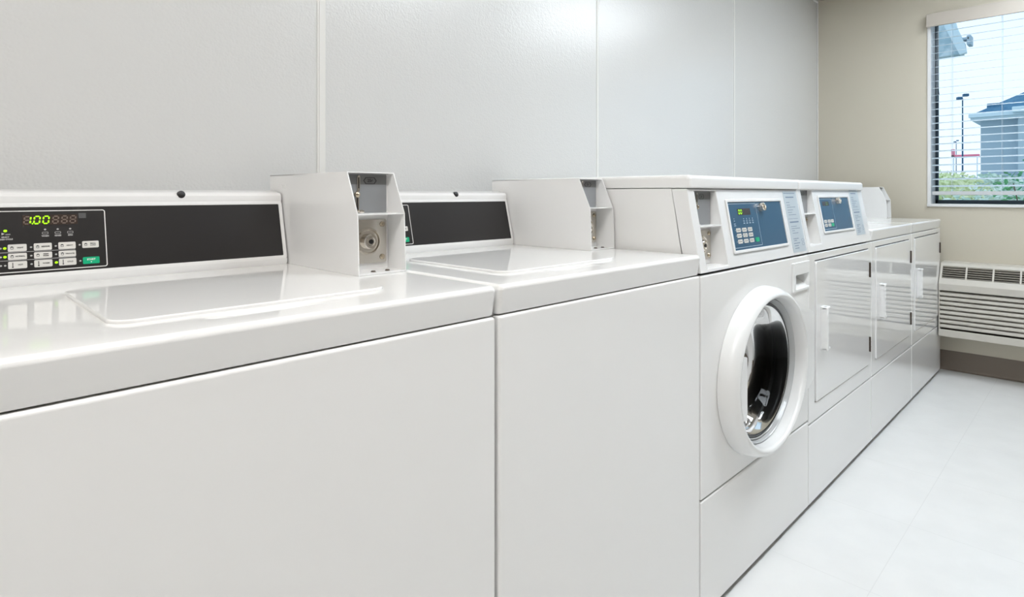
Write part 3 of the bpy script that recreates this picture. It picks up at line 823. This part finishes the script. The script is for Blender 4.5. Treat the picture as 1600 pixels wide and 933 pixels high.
for y in (.680, .440, .05, -.30, -.62):
    b = bmesh.new()
    for xx in (XR+.002, XR+.052): cyl(b, (xx, y, 1.045), (xx, y, wz1-.03), .0008, 6)
    z = 1.093
    mk('ladder_cord', Bl(b), M['blind'], bl)
b = bmesh.new(); cyl(b, (XR-.004, .752, 1.66), (XR-.004, .752, wz1-.03), .0007, 6); cyl(b, (XR-.004, .745, 1.70), (XR-.004, .745, wz1-.03), .0007, 6)
mk('pull_cord', Bl(b), M['blind'], bl)
for y, z in ((.752, 1.63), (.745, 1.665)):
    b = bmesh.new(); cyl(b, (XR-.004, y, z), (XR-.004, y, z+.032), .006, 12, .003); mk('cord_tassel', Bl(b), M['bronze'], bl)

# ------------------------------------------------------------------ wall heater / air conditioner
ac = thing('wall_air_conditioner', 'cream through-wall air conditioner with slatted front under the window', 'air conditioner', (XR, .41, .211))
def A_(bm):
    for v in bm.verts: v.co -= Vector(ac.location)
    return bm
ay0, ay1, ax, az0, az1 = .09, .712, 4.280, .211, .642
# body: side profile in x-z, extruded along y
def prism_ac(poly, y0, y1):
    bm = prism_y(poly, y0, y1); return bm
b = bmesh.new()
# frame around the louvre opening (front) built as a plate in y-z
fr = plate([-ay1, -(ay1-.006), -(ay0+.02), -ay0], [az0, .2515, .4810, .522], {(1, 1)}, 0, .014); bevel_sharp(fr, .003, 3)
for v in fr.verts: v.co = Vector((ax+v.co.y, -v.co.x, v.co.z))
add(b, fr)
add(b, prism_ac([(ax+.012, az0+.001), (XR-.002, az0+.001), (XR-.002, az1-.001), (ax+.088, az1-.001), (ax+.088, .52), (ax+.06, .50), (ax+.06, az0+.03), (ax+.012, az0+.03)], ay0+.001, ay1-.001))
mk('housing', A_(b), M['ac'], ac)
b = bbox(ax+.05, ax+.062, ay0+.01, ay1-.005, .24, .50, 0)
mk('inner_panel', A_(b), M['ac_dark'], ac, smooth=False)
b = bmesh.new()
for y in (ay0, ay1-.006): add(b, prism_ac([(ax+.014, az0+.001), (ax+.08, az0+.001), (ax+.088, az1-.004), (ax+.078, az1-.004), (ax+.014, .522)], y, y+.006))
mk('end_cap', A_(b), M['ac'], ac, smooth=False)
b = bmesh.new()
for i in range(8):
    z = .2600+.0269*i
    s = bbox(0, .030, ay0+.018, ay1-.005, -.0085, .0085, .004, 3)
    for v in s.verts:
        x = v.co.x; v.co = Vector((ax+.003+x, v.co.y, z+.0105+v.co.z*(1-.3*x/.03)+x*.35))
    add(b, s)
mk('louvres', A_(b), M['ac'], ac)
# sloping upper grille
GF = Face(0, 0, .078, .120)
def AP(bm):       # built in (y along unit, -h, s) -> world
    for v in bm.verts:
        yy, hh, s = v.co.x, -v.co.y, v.co.z
        q = GF.p(0, s, hh); v.co = Vector((ax+q[1], -yy, .520+q[2]))
    return bm
Ls = math.hypot(.078, .120)
gb = plate([-ay1, -.700, -.100, -ay0], [0, .040, .120, Ls], {(1, 1)}, 0, .012)
bevel_sharp(gb, .003, 3)
mk('grille_frame', A_(AP(gb)), M['ac'], ac)
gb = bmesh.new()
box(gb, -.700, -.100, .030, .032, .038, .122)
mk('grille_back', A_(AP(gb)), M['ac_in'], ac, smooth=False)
gb = bmesh.new()
for i in range(6): box(gb, -.700, -.100, .003, .014, .0440+.0143*i, .0470+.0143*i)
mk('grille_bars', A_(AP(gb)), M['ac_slat'], ac, smooth=False)
for y in (.585, .462, .3425, .222):
    gb = bmesh.new(); box(gb, -y-.004, -y+.004, -.0005, .014, .040, .120)
    mk('grille_divider', A_(AP(gb)), M['ac'], ac, smooth=False)

# ------------------------------------------------------------------ ceiling lights
M['diffuser'] = mat('lit_diffuser', (.9, .9, .9), .5, emit=(1., .98, .96), es=12.9)
M['diffuser_cool'] = mat('lit_diffuser_cool', (.9, .9, .9), .5, emit=(.86, .935, 1.), es=16.8)  # made-up cool tint and extra strength stand in for window daylight
M['lamp_frame'] = mat('lamp_frame_white', (.7, .7, .7), .4)
spots = [(-1.75, .04), (.05, .04), (1.85, .04), (3.55, .04)]  # leftmost light is unseen, added to brighten the left-facing coin box sides
LIGHT = []
names_ = ['nearest the left wall, added unseen to light the coin box sides', 'second from the left wall', 'second from the window wall', 'nearest the window wall']
for (x, y), w_ in zip(spots, names_):
    t = thing('ceiling_light', 'recessed fluorescent ceiling light %s' % w_, 'ceiling light', (x, y, ZC), 0, 'recessed ceiling lights')
    fr = plate([-.60, -.57, .57, .60], [-.30, -.27, .27, .30], {(1, 1)}, -.012, -.0005)
    for v in fr.verts: v.co = Vector((v.co.x, v.co.z, v.co.y))
    mk('light_frame', fr, M['lamp_frame'], t, smooth=False)
    for s in (-1, 1):
        db = bbox(-.57, .57, s*.135-.105, s*.135+.105, -.010, -.002, 0)
        mk('diffuser', db, M['diffuser_cool' if x > 1 else 'diffuser'], t, smooth=False)

# ------------------------------------------------------------------ outside
M['ground'] = mat('grass_and_paving', (.46, .48, .42), .9, mottle=(.35, (.52, .52, .50), .4, .6))
M['bwall'] = mat('pale_blue_siding', (.38, .49, .58), .8)
M['bwall2'] = mat('pale_siding_wing', (.44, .55, .63), .8)
M['roof'] = mat('blue_grey_shingles', (.05, .16, .28), .8, mottle=(3., (.08, .21, .33), .4, .6))
M['fascia'] = mat('white_fascia', (.60, .74, .82), .6)
M['pole'] = mat('dark_pole_paint', (.03, .12, .22), .6)
M['red'] = mat('red_sign_paint', (.85, .22, .32), .6)
M['leaf_dark'] = mat('dark_green_leaves', (.04, .28, .14), .6, mottle=(6, (.14, .42, .16), .4, .6))
M['leaf_light'] = mat('yellow_green_leaves', (.62, .72, .38), .6, mottle=(4, (.80, .82, .56), .4, .6))
M['leaf_grey'] = mat('grey_green_leaves', (.50, .66, .56), .6, mottle=(4, (.72, .80, .72), .4, .6))
M['bark'] = mat('brown_bark', (.15, .11, .08), .8)
M['eave'] = mat('grey_blue_soffit', (.34, .48, .56), .6, mottle=(14, (.55, .66, .72), .4, .6))
GZ = -.35
struct('ground', quadbox(XR+WT+.02, 130, -60, 110, GZ-.2, GZ), M['ground'], smooth=False)
bd = thing('neighbouring_building', 'pale blue-grey house with blue-grey hip roof seen through the window', 'building', (30, 3.6, GZ))
def Bd(bm):
    for v in bm.verts: v.co -= Vector(bd.location)
    return bm
X0, X1, Y0, Y1, ZE = 30., 42., -14., 3.6, 3.95
mk('wall', Bd(bbox(X0, X1, Y0, Y1, GZ, ZE, 0)), M['bwall'], bd, smooth=False)
mk('wing', Bd(bbox(X0-.5, X0+3, -9., 2.42, GZ, ZE+.15, 0)), M['bwall2'], bd, smooth=False)
b = bmesh.new(); o = .6; oy = .25; hp_ = 6.6*.61
ring = [(X0-o, Y1+oy), (X1+o, Y1+oy), (X1+o, Y0-o), (X0-o, Y0-o)]
lo = [b.verts.new((x, y, ZE+.20)) for x, y in ring]
r1 = b.verts.new(((X0+X1)/2, Y1+oy-6.6, ZE+.2+hp_)); r2 = b.verts.new(((X0+X1)/2, Y0-o+6.6, ZE+.2+hp_))
b.faces.new((lo[0], lo[1], r1)); b.faces.new((lo[1], lo[2], r2, r1)); b.faces.new((lo[2], lo[3], r2)); b.faces.new((lo[3], lo[0], r1, r2)); b.faces.new(lo)
mk('roof', Bd(b), M['roof'], bd, smooth=False)
b = bbox(X0-o, X1+o, Y0-o, Y1+oy, ZE, ZE+.21, 0); add(b, bbox(X0-o-.12, X0-o, Y0-o, Y1+oy+.05, ZE+.08, ZE+.24, .03, 2))
add(b, bbox(X0-o-.45, X0+2, -9.4, 2.55, ZE+.15, ZE+.36, .02, 1))
mk('eave_board', Bd(b), M['fascia'], bd)
b = bbox(X0-.1, X0+.3, 3.0, 3.4, ZE+.3, ZE+.66, .02, 1)
mk('roof_vent', Bd(b), M['roof'], bd)
# street lamps
def lamp(x, y, h, label, r=.04):
    t = thing('street_lamp', label, 'street lamp', (x, y, GZ))
    b = bmesh.new(); cyl(b, (0, 0, 0), (0, 0, h), r*1.15, 12, r*.8); cyl(b, (0, 0, 0), (0, 0, .5), r*2, 12); mk('pole', b, M['pole'], t)
    b = bmesh.new()
    for s in (-1, 1):
        q = bbox(-.10, .10, .02, .27, -.05, .09, .02, 2)
        for v in q.verts: v.co.y *= s; v.co.z += h-.02-.08*s+.1
        bmesh.ops.rotate(q, verts=q.verts, cent=(0, 0, 0), matrix=Matrix.Rotation(math.radians(30), 3, 'Z')); add(b, q)
    mk('lamp_head', b, M['pole'], t)
lamp(40., 5.574, 6.55, 'tall dark twin-headed street lamp left of the pale house')
lamp(95., 13.9, 8.1, 'small distant street lamp left of the tall one', .05)
rs = thing('store_sign', 'red roadside sign board low behind the shrubs, left of the pale house', 'sign', (55., 7.5, GZ))
b = bbox(-.1, .1, -.85, .85, 4.10, 4.32, .03, 1); add(b, bbox(-.1, .1, .62, .85, 4.1, 4.75, .03, 1)); mk('board', b, M['red'], rs)
for y in (-.7, .7):
    b = bmesh.new(); cyl(b, (0, y, 0), (0, y, 4.2), .03, 10); mk('post', b, M['fascia'], rs)

def shrub(x, y, rad, zc, zr, n, m, label, leaf=.05, group='shrubs outside the window'):
    t = thing('shrub', label, 'shrub', (x, y, GZ), 0, group)
    b = bmesh.new()
    for i in range(n):
        while True:
            p = Vector((random.uniform(-1, 1), random.uniform(-1, 1), random.uniform(-1, 1)))
            if .35 < p.length < 1: break
        p = Vector((p.x*rad, p.y*rad, zc-GZ+p.z*zr))
        if p.z < .03: continue
        a, c = Vector((random.gauss(0, 1), random.gauss(0, 1), random.gauss(0, .6))).normalized(), Vector((random.gauss(0, 1), random.gauss(0, 1), random.gauss(0, 1)))
        c = a.cross(c).normalized(); l = leaf*random.uniform(.6, 1.2); w_ = l*.45; nn = a.cross(c)*l*.12
        b.faces.new([b.verts.new(v) for v in (p-a*l, p-a*l*.2+c*w_+nn, p+a*l*.5+c*w_*.7+nn, p+a*l)]); b.faces.new([b.verts.new(v) for v in (p-a*l, p+a*l, p+a*l*.5-c*w_*.7+nn, p-a*l*.2-c*w_+nn)])
    mk('foliage', b, m, t, smooth=False, recalc=False)
    b = bmesh.new()
    for k in range(7):
        a = k*2*PI/7+.3; r = rad*.6
        cyl(b, (0.02*math.cos(a), .02*math.sin(a), 0), (r*math.cos(a), r*math.sin(a), zc-GZ+zr*.5), .012, 6, .004)
    mk('stem', b, M['bark'], t)
shrub(7.6, .36, .55, .85, .60, 650, M['leaf_dark'], 'dark green leafy shrub at the right edge of the window view', .035)
shrub(9.2, 1.10, .62, .62, .52, 1500, M['leaf_grey'], 'grey-green shrub in front of the pale house', .045)
shrub(12.2, 1.85, .70, .75, .66, 1800, M['leaf_light'], 'yellow-green shrub left of centre in the window view', .06)
shrub(15.5, 2.60, .8, .75, .8, 2200, M['leaf_light'], 'yellow-green shrub farther back, below the red sign', .07)
shrub(12.4, 3.4, .8, .6, .62, 1500, M['leaf_grey'], 'grey-green shrub at the left end of the window view', .06)
shrub(24.0, 2.6, 1.6, .7, 1.0, 2400, M['leaf_grey'], 'broad grey-green shrub at the foot of the pale house', .11)
# roof corner above the window outside
ev = thing('porch_roof', 'white-edged porch roof corner high outside the left of the window', 'roof', (6.2, 1.0, 2.25))
b = bmesh.new()
vs = [(-.3, .88, 2.13), (-.3, .02, 2.16), (-.3, .02, 2.30), (-.3, .60, 2.75), (-.3, .88, 2.75)]
P = lambda y, z, x=6.2: (x, y, z)
poly = [(1.9, 2.21), (.862, 2.225), (.885, 2.30), (.985, 2.50), (1.02, 2.62), (1.9, 2.62)]
bm = bmesh.new(); A = [bm.verts.new((0, y-1., z-2.25)) for y, z in poly]; B = [bm.verts.new((.10, y-1., z-2.25)) for y, z in poly]
n = len(poly); bm.faces.new(A); bm.faces.new(B)
for i in range(n): bm.faces.new((A[i], A[(i+1) % n], B[(i+1) % n], B[i]))
mk('soffit', bm, M['eave'], ev, smooth=False)
poly = [(.835, 2.225), (.88, 2.215), (.985, 2.47), (1.0, 2.60), (.93, 2.60), (.90, 2.45), (.845, 2.30)]
bm = bmesh.new(); A = [bm.verts.new((-.03, y-1., z-2.25)) for y, z in poly]; B = [bm.verts.new((.02, y-1., z-2.25)) for y, z in poly]
n = len(poly); bm.faces.new(A); bm.faces.new(B)
for i in range(n): bm.faces.new((A[i], A[(i+1) % n], B[(i+1) % n], B[i]))
mk('edge_board', bm, M['fascia'], ev, smooth=False)
b = bbox(-.02, .10, -.195, -.165, .04, .12, .006, 2); add(b, bbox(-.02, .10, -.182, -.12, .085, .105, .002, 1))
mk('floodlight', b, M['bwall'], ev)
mk('roof_post', bbox(.0, .10, .70, .80, -.04-2.56, -.03, .004, 1), M['blind'], ev)

# ------------------------------------------------------------------ sky
w = bpy.data.worlds.new('sky'); sc.world = w; w.use_nodes = True
nt = w.node_tree; bg = nt.nodes['Background']
tc = nt.nodes.new('ShaderNodeTexCoord'); sep = nt.nodes.new('ShaderNodeSeparateXYZ'); rp = nt.nodes.new('ShaderNodeValToRGB')
nt.links.new(tc.outputs['Generated'], sep.inputs[0]); nt.links.new(sep.outputs['Z'], rp.inputs[0]); nt.links.new(rp.outputs[0], bg.inputs[0])
rp.color_ramp.elements[0].position = 0.; rp.color_ramp.elements[0].color = (.86, .94, 1., 1)
rp.color_ramp.elements[1].position = .6; rp.color_ramp.elements[1].color = (.72, .87, 1.0, 1)
bg.inputs[1].default_value = 1.35
# portal for the daylight through the window
pl_ = bpy.data.lights.new('window_portal', 'AREA'); pl_.shape = 'RECTANGLE'; pl_.size = wy1-wy0; pl_.size_y = wz1-wz0
pl_.cycles.is_portal = True
po = bpy.data.objects.new('window_portal', pl_); C.objects.link(po); po.location = (XR+.155, (wy0+wy1)/2, (wz0+wz1)/2); po.rotation_euler = (0, math.radians(90), 0)
po.rotation_euler = (math.radians(90), 0, math.radians(90))

# ------------------------------------------------------------------ camera
cam = bpy.data.cameras.new('camera'); co = bpy.data.objects.new('camera', cam); C.objects.link(co)
co.location = (0, 0, 1.05); co.rotation_euler = (math.radians(90), 0, math.radians(-45))
cam.sensor_width = 36; cam.lens = 932/1600*36; cam.shift_y = -(466.5-303)/1600; cam.clip_start = .02; cam.clip_end = 400
sc.camera = co
sc.view_settings.view_transform = 'Standard'; sc.view_settings.look = 'None'
sc.view_settings.exposure = 0; sc.view_settings.gamma = 1; sc.view_settings.use_curve_mapping = False
